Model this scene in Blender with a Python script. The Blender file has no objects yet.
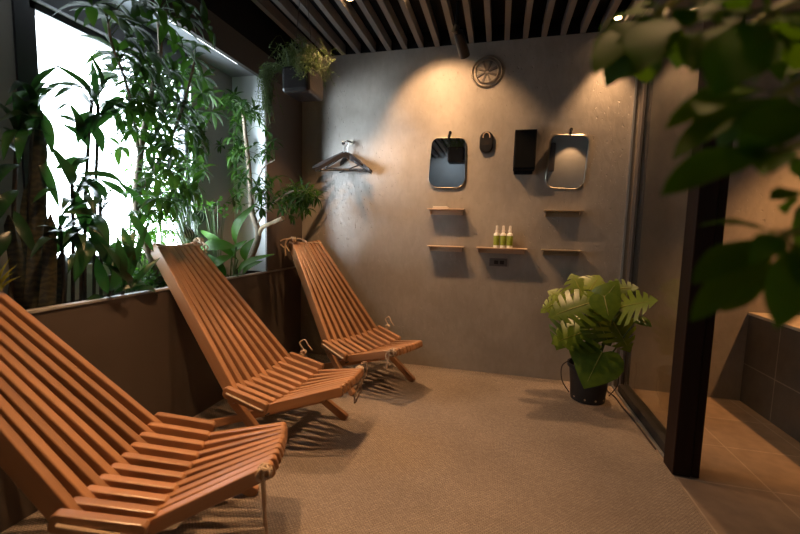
import bpy, bmesh, math, random
from mathutils import Vector as V, Matrix, noise
R = math.radians
C = bpy.context.scene.collection
SC = bpy.context.scene

# ------------------------------------------------------------------ camera
CAM_R = V((0.96916302, 0.24522423, 0.02425119))
CAM_U = V((-0.04644951, 0.0851478, 0.99528503))
CAM_F = V((-0.24200307, 0.9657199, -0.09391264))
CAM_P = V((0, 0, 1.1)); FPX = 392.5
cam_data = bpy.data.cameras.new('camera'); cam = bpy.data.objects.new('camera', cam_data); C.objects.link(cam)
m = Matrix((CAM_R, CAM_U, -CAM_F)).transposed().to_4x4(); m.translation = CAM_P
cam.matrix_world = m
cam_data.sensor_width = 36; cam_data.lens = FPX / 800 * 36; cam_data.clip_start = 0.03
cam_data.dof.use_dof = True; cam_data.dof.focus_distance = 2.6; cam_data.dof.aperture_fstop = 1.9
SC.camera = cam

# ------------------------------------------------------------------ colour management, world, main lights
SC.view_settings.view_transform = 'Standard'; SC.view_settings.look = 'None'
SC.view_settings.gamma = 1; SC.view_settings.use_curve_mapping = False
SC.view_settings.exposure = 0.9
w = bpy.data.worlds.new('world'); SC.world = w; w.use_nodes = True
bg = w.node_tree.nodes['Background']; bg.inputs[0].default_value = (0.80, 0.91, 1.0, 1); bg.inputs[1].default_value = 9.0
pd = bpy.data.lights.new('window_daylight_portal', 'AREA'); pd.shape = 'RECTANGLE'; pd.size = 1.15; pd.size_y = 0.98
pd.cycles.is_portal = True
po = bpy.data.objects.new('window_daylight_portal', pd); C.objects.link(po)
po.location = (-2.04, 1.70, 1.45); po.rotation_euler = (0, R(-90), 0)

sd = bpy.data.lights.new('bright_sky_patch', 'SUN'); sd.energy = 15.0; sd.angle = R(26); sd.color = (0.78, 0.90, 1.0)
so_ = bpy.data.objects.new('bright_sky_patch', sd); C.objects.link(so_); so_.rotation_euler = V((0.52, 0.85, 0.03)).to_track_quat('-Z', 'Y').to_euler()
WARM = (1.0, 0.58, 0.285)
def spot(name, loc, aim, watts, deg, blend=0.5, radius=0.03, col=WARM):
    d = bpy.data.lights.new(name, 'SPOT'); d.energy = watts; d.spot_size = R(deg); d.spot_blend = blend
    d.shadow_soft_size = radius; d.color = col
    o = bpy.data.objects.new(name, d); C.objects.link(o); o.location = loc
    o.rotation_euler = (V(aim) - V(loc)).to_track_quat('-Z', 'Y').to_euler(); return o
LAMPS = [  # fixture position, aim, watts, cone, blend; each sits in a gap between two slats
    ((-0.582, 2.42, 2.508), (-0.40, 3.08, 1.80), 58, 78, 0.5),
    ((0.683, 2.96, 2.508), (0.58, 2.74, 0.0), 60, 72, 0.6),
    ((-0.962, 2.40, 2.508), (-0.74, 2.52, 0.0), 88, 94, 0.45),
    ((-0.835, 1.50, 2.508), (-0.92, 1.66, 0.0), 46, 70, 0.6),
    ((-0.962, 0.95, 2.508), (-1.02, 0.90, 0.0), 95, 76, 0.7),
    ((0.303, 0.80, 2.508), (0.52, 0.48, 0.8), 36, 76, 0.8),  # added lamp, out of view, brightens the near plant
]
# ------------------------------------------------------------------ materials
def new_mat(name):
    m = bpy.data.materials.new(name); m.use_nodes = True; nt = m.node_tree
    return m, nt, nt.nodes['Principled BSDF'], nt.nodes.new, nt.links.new
def mat(name, col, rough=0.5, metal=0.0, scale=None, var=0.12, bump=0.0, stretch=(1, 1, 1), detail=5, obj_rand=0.0, spec=0.5, emit=None, es=0):
    m, nt, b, N, L = new_mat(name)
    b.inputs['Base Color'].default_value = (*col, 1); b.inputs['Roughness'].default_value = rough
    b.inputs['Metallic'].default_value = metal; b.inputs['Specular IOR Level'].default_value = spec
    if emit: b.inputs['Emission Color'].default_value = (*emit, 1); b.inputs['Emission Strength'].default_value = es
    if scale:
        tc = N('ShaderNodeTexCoord'); mp = N('ShaderNodeMapping'); mp.inputs['Scale'].default_value = stretch
        no = N('ShaderNodeTexNoise'); no.inputs['Scale'].default_value = scale; no.inputs['Detail'].default_value = detail
        L(tc.outputs['Object'], mp.inputs[0]); L(mp.outputs[0], no.inputs['Vector'])
        r = N('ShaderNodeMapRange'); r.inputs[1].default_value = 0.25; r.inputs[2].default_value = 0.75
        r.inputs[3].default_value = 1 - var; r.inputs[4].default_value = 1 + var
        L(no.outputs[0], r.inputs[0]); val = r.outputs[0]
        if obj_rand:
            oi = N('ShaderNodeObjectInfo'); r2 = N('ShaderNodeMapRange'); r2.inputs[3].default_value = 1 - obj_rand; r2.inputs[4].default_value = 1 + obj_rand
            L(oi.outputs['Random'], r2.inputs[0]); mu = N('ShaderNodeMath'); mu.operation = 'MULTIPLY'
            L(val, mu.inputs[0]); L(r2.outputs[0], mu.inputs[1]); val = mu.outputs[0]
            ad = N('ShaderNodeVectorMath'); L(oi.outputs['Random'], ad.inputs[1]); L(mp.outputs[0], ad.inputs[0]); L(ad.outputs[0], no.inputs['Vector'])
        mx = N('ShaderNodeVectorMath'); mx.operation = 'SCALE'; mx.inputs[0].default_value = col
        L(val, mx.inputs['Scale']); L(mx.outputs[0], b.inputs['Base Color'])
        if bump:
            bp = N('ShaderNodeBump'); bp.inputs['Strength'].default_value = bump; bp.inputs['Distance'].default_value = 0.004
            L(no.outputs[0], bp.inputs['Height']); L(bp.outputs[0], b.inputs['Normal'])
    return m

def plaster_mat():
    m, nt, b, N, L = new_mat('trowelled_plaster')
    tc = N('ShaderNodeTexCoord'); mp = N('ShaderNodeMapping'); mp.inputs['Scale'].default_value = (1, 1, 0.45)
    L(tc.outputs['Object'], mp.inputs[0])
    big = N('ShaderNodeTexNoise'); big.inputs['Scale'].default_value = 2.2; big.inputs['Detail'].default_value = 7; big.inputs['Roughness'].default_value = 0.6
    st = N('ShaderNodeTexNoise'); st.inputs['Scale'].default_value = 26; st.inputs['Detail'].default_value = 5; st.inputs['Distortion'].default_value = 0.6
    L(tc.outputs['Object'], big.inputs['Vector']); L(mp.outputs[0], st.inputs['Vector'])
    cr = N('ShaderNodeValToRGB'); e = cr.color_ramp.elements
    e[0].position = 0.3; e[0].color = (0.235, 0.205, 0.175, 1); e[1].position = 0.72; e[1].color = (0.335, 0.295, 0.250, 1)
    L(big.outputs[0], cr.inputs[0])
    mr = N('ShaderNodeMapRange'); mr.inputs[1].default_value = 0.3; mr.inputs[2].default_value = 0.7; mr.inputs[3].default_value = 0.93; mr.inputs[4].default_value = 1.07
    L(st.outputs[0], mr.inputs[0]); mx = N('ShaderNodeVectorMath'); mx.operation = 'SCALE'; L(cr.outputs[0], mx.inputs[0]); L(mr.outputs[0], mx.inputs['Scale'])
    L(mx.outputs[0], b.inputs['Base Color'])
    rr = N('ShaderNodeMapRange'); rr.inputs[3].default_value = 0.34; rr.inputs[4].default_value = 0.62; L(st.outputs[0], rr.inputs[0]); L(rr.outputs[0], b.inputs['Roughness'])
    # pock marks
    vo = N('ShaderNodeTexNoise'); vo.inputs['Scale'].default_value = 60; vo.inputs['Detail'].default_value = 2
    mpv = N('ShaderNodeMapping'); mpv.inputs['Scale'].default_value = (1, 1, 0.5); L(tc.outputs['Object'], mpv.inputs[0]); L(mpv.outputs[0], vo.inputs['Vector'])
    pk = N('ShaderNodeMapRange'); pk.inputs[1].default_value = 0.66; pk.inputs[2].default_value = 0.72; pk.inputs[3].default_value = 0; pk.inputs[4].default_value = -1
    L(vo.outputs[0], pk.inputs[0]); ad = N('ShaderNodeMath'); L(pk.outputs[0], ad.inputs[0]); L(st.outputs[0], ad.inputs[1])
    bp = N('ShaderNodeBump'); bp.inputs['Strength'].default_value = 0.6; bp.inputs['Distance'].default_value = 0.005
    L(ad.outputs[0], bp.inputs['Height']); L(bp.outputs[0], b.inputs['Normal'])
    return m

def carpet_mat():
    m, nt, b, N, L = new_mat('woven_carpet')
    tc = N('ShaderNodeTexCoord'); br = N('ShaderNodeTexBrick'); br.offset = 0.5
    br.inputs['Scale'].default_value = 1.0; br.inputs['Brick Width'].default_value = 0.015; br.inputs['Row Height'].default_value = 0.0075
    br.inputs['Mortar Size'].default_value = 0.0016; br.inputs['Mortar Smooth'].default_value = 0.8
    br.inputs['Color1'].default_value = (0.42, 0.335, 0.27, 1); br.inputs['Color2'].default_value = (0.33, 0.265, 0.21, 1); br.inputs['Mortar'].default_value = (0.17, 0.13, 0.10, 1)
    no = N('ShaderNodeTexNoise'); no.inputs['Scale'].default_value = 320; no.inputs['Detail'].default_value = 2
    nb = N('ShaderNodeTexNoise'); nb.inputs['Scale'].default_value = 3.0; nb.inputs['Detail'].default_value = 5
    di = N('ShaderNodeVectorMath'); sc = N('ShaderNodeVectorMath'); sc.operation = 'SCALE'; sc.inputs['Scale'].default_value = 0.006
    n2 = N('ShaderNodeTexNoise'); n2.inputs['Scale'].default_value = 45; L(tc.outputs['Object'], n2.inputs['Vector']); L(n2.outputs['Color'], sc.inputs[0])
    L(tc.outputs['Object'], di.inputs[0]); L(sc.outputs[0], di.inputs[1]); L(di.outputs[0], br.inputs['Vector'])
    L(tc.outputs['Object'], no.inputs['Vector']); L(tc.outputs['Object'], nb.inputs['Vector'])
    mr = N('ShaderNodeMapRange'); mr.inputs[1].default_value = .25; mr.inputs[2].default_value = .75; mr.inputs[3].default_value = 0.72; mr.inputs[4].default_value = 1.25; L(no.outputs[0], mr.inputs[0])
    m2 = N('ShaderNodeMapRange'); m2.inputs[1].default_value = .3; m2.inputs[2].default_value = .7; m2.inputs[3].default_value = 0.9; m2.inputs[4].default_value = 1.1; L(nb.outputs[0], m2.inputs[0])
    mm = N('ShaderNodeMath'); mm.operation = 'MULTIPLY'; L(mr.outputs[0], mm.inputs[0]); L(m2.outputs[0], mm.inputs[1])
    mx = N('ShaderNodeVectorMath'); mx.operation = 'SCALE'; L(br.outputs['Color'], mx.inputs[0]); L(mm.outputs[0], mx.inputs['Scale']); L(mx.outputs[0], b.inputs['Base Color'])
    b.inputs['Roughness'].default_value = 0.95; b.inputs['Specular IOR Level'].default_value = 0.1
    ad = N('ShaderNodeMath'); ad.operation = 'SUBTRACT'; L(no.outputs[0], ad.inputs[0]); L(br.outputs['Fac'], ad.inputs[1])
    bp = N('ShaderNodeBump'); bp.inputs['Strength'].default_value = 0.8; bp.inputs['Distance'].default_value = 0.003
    L(ad.outputs[0], bp.inputs['Height']); L(bp.outputs[0], b.inputs['Normal'])
    return m

def tile_mat(name, col, grout, size, off=(0, 0, 0), axes='xy', rough=0.45):
    m, nt, b, N, L = new_mat(name)
    tc = N('ShaderNodeTexCoord'); sp = N('ShaderNodeSeparateXYZ'); co = N('ShaderNodeCombineXYZ')
    L(tc.outputs['Object'], sp.inputs[0]); L(sp.outputs[axes[0].upper()], co.inputs[0]); L(sp.outputs[axes[1].upper()], co.inputs[1])
    mp = N('ShaderNodeMapping'); mp.inputs['Location'].default_value = off; L(co.outputs[0], mp.inputs[0])
    br = N('ShaderNodeTexBrick'); br.offset = 0; br.inputs['Scale'].default_value = 1
    br.inputs['Brick Width'].default_value = size[0]; br.inputs['Row Height'].default_value = size[1]
    br.inputs['Mortar Size'].default_value = 0.0035; br.inputs['Mortar Smooth'].default_value = 0.1
    br.inputs['Color1'].default_value = (*col, 1); br.inputs['Color2'].default_value = (*[c * 0.88 for c in col], 1); br.inputs['Mortar'].default_value = (*grout, 1)
    L(mp.outputs[0], br.inputs['Vector'])
    no = N('ShaderNodeTexNoise'); no.inputs['Scale'].default_value = 14; no.inputs['Detail'].default_value = 8; L(tc.outputs['Object'], no.inputs['Vector'])
    mr = N('ShaderNodeMapRange'); mr.inputs[1].default_value = .25; mr.inputs[2].default_value = .75; mr.inputs[3].default_value = 0.8; mr.inputs[4].default_value = 1.18; L(no.outputs[0], mr.inputs[0])
    mx = N('ShaderNodeVectorMath'); mx.operation = 'SCALE'; L(br.outputs['Color'], mx.inputs[0]); L(mr.outputs[0], mx.inputs['Scale']); L(mx.outputs[0], b.inputs['Base Color'])
    b.inputs['Roughness'].default_value = rough
    bp = N('ShaderNodeBump'); bp.invert = True; bp.inputs['Strength'].default_value = 0.5; bp.inputs['Distance'].default_value = 0.002
    L(br.outputs['Fac'], bp.inputs['Height']); L(bp.outputs[0], b.inputs['Normal'])
    return m

def leaf_mat(name, col, col2, trans=0.35, rough=0.38, tcol=None, spec=0.28):
    m, nt, b, N, L = new_mat(name)
    geo = N('ShaderNodeNewGeometry'); tc = N('ShaderNodeTexCoord')
    no = N('ShaderNodeTexNoise'); no.inputs['Scale'].default_value = 30; L(tc.outputs['Object'], no.inputs['Vector'])
    mi = N('ShaderNodeMix'); mi.data_type = 'RGBA'; mi.inputs[6].default_value = (*col, 1); mi.inputs[7].default_value = (*col2, 1)
    ad = N('ShaderNodeMath'); ad.operation = 'MULTIPLY_ADD'; L(no.outputs[0], ad.inputs[0]); ad.inputs[1].default_value = 0.5
    rr = N('ShaderNodeMath'); rr.operation = 'MULTIPLY_ADD'; rr.inputs[1].default_value = 0.8; rr.inputs[2].default_value = -0.2
    L(geo.outputs['Random Per Island'], rr.inputs[0]); L(rr.outputs[0], ad.inputs[2]); ad.use_clamp = True
    L(ad.outputs[0], mi.inputs[0]); L(mi.outputs[2], b.inputs['Base Color']); b.inputs['Roughness'].default_value = rough; b.inputs['Specular IOR Level'].default_value = spec
    tr = N('ShaderNodeBsdfTranslucent'); sc = N('ShaderNodeVectorMath'); sc.operation = 'MULTIPLY'; sc.inputs[1].default_value = tcol or (1.9, 2.3, 0.9)
    L(mi.outputs[2], sc.inputs[0]); L(sc.outputs[0], tr.inputs[0])
    ms = N('ShaderNodeMixShader'); ms.inputs[0].default_value = trans; L(b.outputs[0], ms.inputs[1]); L(tr.outputs[0], ms.inputs[2])
    L(ms.outputs[0], nt.nodes['Material Output'].inputs[0])
    return m
def glass_mat(name, tint=(1, 1, 1), refl=1.0):
    m, nt, b, N, L = new_mat(name); nt.nodes.remove(b)
    t = N('ShaderNodeBsdfTransparent'); t.inputs[0].default_value = (*tint, 1)
    g = N('ShaderNodeBsdfGlossy'); g.inputs['Roughness'].default_value = 0.02
    lw = N('ShaderNodeLayerWeight'); lw.inputs[0].default_value = 0.5; pw = N('ShaderNodeMath'); pw.operation = 'POWER'; pw.inputs[1].default_value = 5.0; L(lw.outputs['Facing'], pw.inputs[0])
    mu = N('ShaderNodeMath'); mu.operation = 'MULTIPLY_ADD'; mu.inputs[1].default_value = 0.9 * refl; mu.inputs[2].default_value = 0.04 * refl; mu.use_clamp = True
    L(pw.outputs[0], mu.inputs[0]); ms = N('ShaderNodeMixShader'); L(mu.outputs[0], ms.inputs[0]); L(t.outputs[0], ms.inputs[1]); L(g.outputs[0], ms.inputs[2])
    L(ms.outputs[0], nt.nodes['Material Output'].inputs[0]); return m

M = {}
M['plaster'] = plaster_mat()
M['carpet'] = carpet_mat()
M['rear'] = mat('darkened_rear_plaster', (0.11, 0.098, 0.085), 0.6, scale=4, var=0.12)  # plaster darkened to cut the light bounced off the rear walls
M['side_wall'] = mat('grey_wall_paint', (0.20, 0.195, 0.18), 0.7, scale=4, var=0.08)
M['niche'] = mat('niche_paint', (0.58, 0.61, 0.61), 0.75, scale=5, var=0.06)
M['niche_top'] = mat('niche_paint_shaded', (0.24, 0.26, 0.27), 0.8, scale=5, var=0.05)  # niche paint made darker so its ceiling looks less brightly lit
M['under'] = mat('pale_sill_render', (0.42, 0.42, 0.36), 0.8, scale=9, var=0.1)
M['beam'] = mat('bulkhead_paint', (0.055, 0.048, 0.042), 0.75, scale=4, var=0.08)
M['planter'] = mat('planter_panel', (0.092, 0.070, 0.056), 0.5, scale=3, var=0.15)
M['cap'] = mat('planter_cap', (0.34, 0.32, 0.30), 0.4, scale=8, var=0.08)
M['black'] = mat('black_paint', (0.006, 0.006, 0.007), 0.8, spec=0.15)
M['black_gloss'] = mat('black_plastic', (0.012, 0.012, 0.013), 0.3)
M['slat'] = mat('ceiling_slat_wood', (0.15, 0.14, 0.13), 0.6, scale=9, stretch=(1, 0.06, 1), var=0.2)
M['frame'] = mat('dark_window_frame', (0.012, 0.014, 0.018), 0.4)
M['soil'] = mat('soil', (0.03, 0.022, 0.016), 0.95, scale=60, var=0.4, bump=1)
M['wood'] = mat('oiled_chair_wood', (0.37, 0.180, 0.083), 0.31, scale=14, stretch=(0.09, 1, 1), var=0.24, detail=8, obj_rand=0.10, bump=0.05)
M['rope'] = mat('hemp_rope', (0.50, 0.36, 0.24), 0.9, scale=300, var=0.3)
M['post'] = mat('dark_stained_post', (0.020, 0.0085, 0.005), 0.6, scale=8, spec=0.2, stretch=(1, 1, 0.06), var=0.35, detail=8)
M['dark_metal'] = mat('dark_metal', (0.022, 0.019, 0.017), 0.45)
M['steel'] = mat('brushed_steel', (0.55, 0.57, 0.58), 0.35, metal=0.9)
M['brass'] = mat('mirror_rim', (0.40, 0.35, 0.28), 0.3, metal=1.0)
M['mirror'] = mat('mirror_silver', (0.86, 0.88, 0.88), 0.015, metal=1.0)
M['hanger'] = mat('dark_hanger_wood', (0.012, 0.008, 0.007), 0.45, scale=10, var=0.3)
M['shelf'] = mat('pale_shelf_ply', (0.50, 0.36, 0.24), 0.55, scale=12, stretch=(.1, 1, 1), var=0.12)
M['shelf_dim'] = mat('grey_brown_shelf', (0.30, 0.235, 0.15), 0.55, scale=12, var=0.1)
M['plate'] = mat('socket_plate', (0.11, 0.095, 0.085), 0.5)
M['white'] = mat('white_plastic', (0.75, 0.72, 0.64), 0.35)
M['label'] = mat('green_label', (0.22, 0.27, 0.02), 0.5, scale=120, var=0.25)
M['clear'] = mat('frosted_bottle_cap', (0.62, 0.56, 0.50), 0.3)
M['paper'] = mat('folded_paper', (0.62, 0.58, 0.52), 0.8)
M['led'] = mat('led_strip', (0.9, 0.95, 1), 0.5, emit=(0.86, 0.94, 1.0), es=2.2)
M['bulb'] = mat('lamp_glow', (1, 0.8, 0.5), 0.5, emit=(1.0, 0.60, 0.28), es=22)
M['floor_tile'] = tile_mat('bath_floor_tile', (0.27, 0.19, 0.135), (0.36, 0.28, 0.21), (0.37, 0.375), (0.27, 0.275, 0))
M['tub_tile'] = tile_mat('dark_bath_tile', (0.075, 0.066, 0.058), (0.20, 0.175, 0.15), (0.33, 0.35), (0.223, 0.09, 0), 'yz', 0.35)
M['deck'] = tile_mat('deck_stone', (0.45, 0.36, 0.27), (0.5, 0.42, 0.34), (0.33, 0.33), (0, 0, 0))
M['glass'] = glass_mat('clear_glass', (0.93, 0.95, 0.93))
M['wglass'] = glass_mat('window_glass', (0.98, 0.99, 1.0))
M['dark_leaf'] = leaf_mat('dark_leaf', (0.010, 0.028, 0.012), (0.022, 0.058, 0.018), 0.22, 0.30, None, 0.35)
M['mid_leaf'] = leaf_mat('mid_leaf', (0.014, 0.036, 0.010), (0.038, 0.078, 0.018), 0.32, 0.5, None, 0.10)
M['bright_leaf'] = leaf_mat('bright_leaf', (0.035, 0.095, 0.018), (0.075, 0.17, 0.028), 0.42, 0.4)
M['monstera'] = leaf_mat('monstera_leaf', (0.035, 0.075, 0.007), (0.165, 0.215, 0.016), 0.15, 0.34, (1.5, 1.6, .6), 0.32)
M['fg_leaf'] = leaf_mat('blurred_leaf', (0.034, 0.088, 0.004), (0.060, 0.125, 0.006), 0.45, 0.55, (1.7, 1.7, .5), 0.15)
M['moss'] = leaf_mat('trailing_stem', (0.040, 0.062, 0.022), (0.09, 0.12, 0.045), 0.25, 0.6)
M['petiole'] = mat('yellow_petiole', (0.22, 0.22, 0.03), 0.45)
M['stem'] = mat('green_stem', (0.06, 0.11, 0.03), 0.5)
M['bark'] = mat('pale_bark', (0.20, 0.155, 0.11), 0.85, scale=40, var=0.35, bump=0.6)
M['dark_bark'] = mat('dark_bark', (0.05, 0.038, 0.028), 0.85, scale=40, var=0.35, bump=0.6)
M['cut'] = mat('cut_branch', (0.42, 0.32, 0.2), 0.8)
M['pot'] = mat('black_nursery_pot', (0.014, 0.014, 0.015), 0.5)
M['hang_pot'] = mat('dark_metal_planter', (0.018, 0.016, 0.016), 0.25, scale=6, var=0.3)
M['cable'] = mat('cable', (0.03, 0.02, 0.018), 0.5)
def snake_mat():
    m, nt, b, N, L = new_mat('banded_leaf')
    tc = N('ShaderNodeTexCoord'); wv = N('ShaderNodeTexWave'); wv.bands_direction = 'Z'; wv.inputs['Scale'].default_value = 12; wv.inputs['Distortion'].default_value = 6; wv.inputs['Detail Scale'].default_value = 3
    L(tc.outputs['Object'], wv.inputs['Vector']); cr = N('ShaderNodeValToRGB'); e = cr.color_ramp.elements
    e[0].color = (0.012, 0.014, 0.008, 1); e[1].color = (0.045, 0.040, 0.018, 1); L(wv.outputs[0], cr.inputs[0]); L(cr.outputs[0], b.inputs['Base Color'])
    b.inputs['Roughness'].default_value = 0.45; return m
M['snake'] = snake_mat()
def striped_mat():
    m, nt, b, N, L = new_mat('striped_leaf')
    uv = N('ShaderNodeUVMap'); sp = N('ShaderNodeSeparateXYZ'); L(uv.outputs[0], sp.inputs[0])
    mu = N('ShaderNodeMath'); mu.operation = 'MULTIPLY'; mu.inputs[1].default_value = 25; L(sp.outputs[0], mu.inputs[0])
    si = N('ShaderNodeMath'); si.operation = 'SINE'; L(mu.outputs[0], si.inputs[0]); cr = N('ShaderNodeValToRGB'); e = cr.color_ramp.elements
    e[0].position = 0.6; e[0].color = (0.012, 0.03, 0.014, 1); e[1].position = 0.8; e[1].color = (0.45, 0.5, 0.38, 1)
    L(si.outputs[0], cr.inputs[0]); L(cr.outputs[0], b.inputs['Base Color']); b.inputs['Roughness'].default_value = 0.3; return m
M['striped'] = striped_mat()

# ------------------------------------------------------------------ helpers
def tag(o, label=None, cat=None, group=None, kind=None):
    if label: o['label'] = label
    if cat: o['category'] = cat
    if group: o['group'] = group
    if kind: o['kind'] = kind
    return o
def thing(name, label, cat, loc=(0, 0, 0), rz=0, group=None):
    o = bpy.data.objects.new(name, None); C.objects.link(o); o.location = loc; o.rotation_euler = (0, 0, rz)
    o.empty_display_size = 0.1
    return tag(o, label, cat, group)
def frame_of(d, up=V((0, 0, 1))):
    d = d.normalized(); s = d.cross(up)
    if s.length < 1e-4: s = d.cross(V((0, 1, 0)))
    s.normalize(); return d, s, s.cross(d).normalized()
class MB:
    def __init__(s): s.v = []; s.f = []; s.uv = {}
    def add(s, vs, fs):
        o = len(s.v); s.v += [V(v) for v in vs]; s.f += [tuple(i + o for i in f) for f in fs]; return s
    def box(s, lo, hi):
        (a, b, c), (d, e, f) = lo, hi
        return s.add([(a, b, c), (d, b, c), (d, e, c), (a, e, c), (a, b, f), (d, b, f), (d, e, f), (a, e, f)],
                     [(0, 3, 2, 1), (4, 5, 6, 7), (0, 1, 5, 4), (1, 2, 6, 5), (2, 3, 7, 6), (3, 0, 4, 7)])
    def tube(s, pts, r, n=8, cap=True):
        pts = [V(p) for p in pts]; rs = r if isinstance(r, (list, tuple)) else [r] * len(pts)
        o = len(s.v); prev = None
        for i, p in enumerate(pts):
            d = (pts[min(i + 1, len(pts) - 1)] - pts[max(i - 1, 0)]).normalized()
            if prev is None: _, a, b = frame_of(d)
            else:
                a = prev - d * prev.dot(d)
                a = a.normalized() if a.length > 1e-5 else frame_of(d)[1]
                b = a.cross(d)
            prev = a
            for k in range(n):
                t = 2 * math.pi * k / n; s.v.append(p + (a * math.cos(t) + b * math.sin(t)) * rs[i])
        for i in range(len(pts) - 1):
            for k in range(n):
                q = (k + 1) % n; s.f.append((o + i * n + k, o + i * n + q, o + (i + 1) * n + q, o + (i + 1) * n + k))
        if cap:
            s.f.append(tuple(o + k for k in range(n))[::-1]); s.f.append(tuple(o + (len(pts) - 1) * n + k for k in range(n)))
        return s
    def lathe(s, prof, c=(0, 0, 0), n=24):
        o = len(s.v); c = V(c)
        for r, z in prof:
            for k in range(n):
                t = 2 * math.pi * k / n; s.v.append(c + V((r * math.cos(t), r * math.sin(t), z)))
        for i in range(len(prof) - 1):
            for k in range(n):
                q = (k + 1) % n; s.f.append((o + i * n + k, o + i * n + q, o + (i + 1) * n + q, o + (i + 1) * n + k))
        s.f.append(tuple(o + k for k in range(n))[::-1]); s.f.append(tuple(o + (len(prof) - 1) * n + k for k in range(n)))
        return s
    def torus(s, c, nrm, R_, r, n=40, k=8):
        _, a, b = frame_of(V(nrm)); c = V(c)
        pts = [c + (a * math.cos(t) + b * math.sin(t)) * R_ for t in [2 * math.pi * i / n for i in range(n + 1)]]
        return s.tube(pts, r, k, cap=False)
    def leaf(s, base, tip, w, nrm=V((0, 0, 1)), bow=0.15, fold=0.25, n=6, peak=0.42, wav=0.0):
        """a leaf blade from base to tip: w = full width, nrm = side it faces, bow = arch towards nrm as a share of the length"""
        base = V(base); tip = V(tip); ax = tip - base; ln = ax.length
        if ln < 1e-5: return s
        ax = ax / ln; side = ax.cross(V(nrm))
        if side.length < 1e-3: side = ax.cross(V((1, 0.2, 0)))
        side.normalize(); up = side.cross(ax).normalized(); o = len(s.v)
        p = math.log(0.5) / math.log(peak)
        for i in range(n + 1):
            t = i / n; ww = w / 2 * max(0.0, math.sin(math.pi * (t ** p))) ** 0.85
            c = base + ax * ln * t + up * (math.sin(math.pi * t) * bow * ln)
            wv = math.sin(t * 17 + base.x * 40) * wav * w
            for j in (-1, 0, 1):
                s.v.append(c + side * (j * ww) + up * (abs(j) * ww * fold + j * wv))
        for i in range(n):
            for j in (0, 1):
                a = o + i * 3 + j; s.f.append((a, a + 1, a + 4, a + 3)); s.uv[len(s.f) - 1] = [((j) / 2, i / n), ((j + 1) / 2, i / n), ((j + 1) / 2, (i + 1) / n), (j / 2, (i + 1) / n)]
        return s
    def build(s, name, m, parent=None, loc=None, world=True, smooth=True, bevel=0, label=None, weld=False):
        me = bpy.data.meshes.new(name)
        off = V((0, 0, 0))
        if world and parent is not None:
            p = parent
            while p is not None: off += p.location; p = p.parent
        if loc is not None: off = V(loc)
        me.from_pydata([tuple(v - off) for v in s.v], [], s.f); me.materials.append(m); me.update()
        if s.uv:
            ul = me.uv_layers.new()
            for fi, cs in s.uv.items():
                for li, c in zip(me.polygons[fi].loop_indices, cs): ul.data[li].uv = c
        if smooth:
            for p_ in me.polygons: p_.use_smooth = True
            try: me.set_sharp_from_angle(angle=R(38))
            except Exception: pass
        o = bpy.data.objects.new(name, me); C.objects.link(o)
        if parent: o.parent = parent
        if loc is not None: o.location = loc
        if bevel:
            b = o.modifiers.new('bevel', 'BEVEL'); b.width = bevel; b.segments = 2; b.limit_method = 'ANGLE'; b.angle_limit = R(40)
        if label: o['label'] = label
        return o
def struct(name, mb, m, parent=None, **k):
    o = mb.build(name, m, parent, smooth=False, **k)
    if parent is None: o['kind'] = 'structure'
    return o
def B(lo, hi): return MB().box(lo, hi)
def ray(px, py): return CAM_F + CAM_R * ((px - 400) / FPX) + CAM_U * ((267 - py) / FPX)
def aty(px, py, y):      # point of the place seen at a pixel, y metres ahead
    d = ray(px, py); return CAM_P + d * (y / d.y)
def atx(px, py, x):
    d = ray(px, py); return CAM_P + d * (x / d.x)
def atd(px, py, dist): return CAM_P + ray(px, py) * dist
def smooth_path(pts, n=6):
    pts = [V(p) for p in pts]; out = []
    for i in range(len(pts) - 1):
        p0 = pts[max(i - 1, 0)]; p1 = pts[i]; p2 = pts[i + 1]; p3 = pts[min(i + 2, len(pts) - 1)]
        for k in range(n):
            t = k / n
            out.append(0.5 * ((2 * p1) + (p2 - p0) * t + (2 * p0 - 5 * p1 + 4 * p2 - p3) * t * t + (3 * p1 - p0 - 3 * p2 + p3) * t ** 3))
    return out + [pts[-1]]

# ------------------------------------------------------------------ the room
YW = 3.08; XL = -1.66; XN = -1.92; CZ = 2.60; SZ = 2.485
struct('floor', B((-2.2, -1.8, -0.10), (0.828, YW, 0)), M['carpet'])
struct('trim_2', B((0.828, -1.8, -0.10), (1.64, YW, -0.002)), M['floor_tile'])
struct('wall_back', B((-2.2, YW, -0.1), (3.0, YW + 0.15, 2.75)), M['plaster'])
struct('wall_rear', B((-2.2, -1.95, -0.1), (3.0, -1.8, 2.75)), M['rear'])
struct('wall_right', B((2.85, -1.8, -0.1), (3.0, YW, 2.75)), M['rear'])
# left wall with the window opening: y 1.27-2.15, z .90-2.02
wl = MB(); wy0, wy1, wz0, wz1 = 1.26, 2.15, 0.90, 2.02
wl.box((XN - 0.14, -1.8, -0.1), (XN, wy0, 2.75)).box((XN - 0.14, wy1, -0.1), (XN, YW, 2.75))
wl.box((XN - 0.14, wy0, wz1), (XN, wy1, 2.75))
struct('wall_left', wl, M['side_wall'])
struct('trim_1', B((XN - 0.14, wy0, -0.1), (XN, wy1, wz0)), M['under'])
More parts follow.
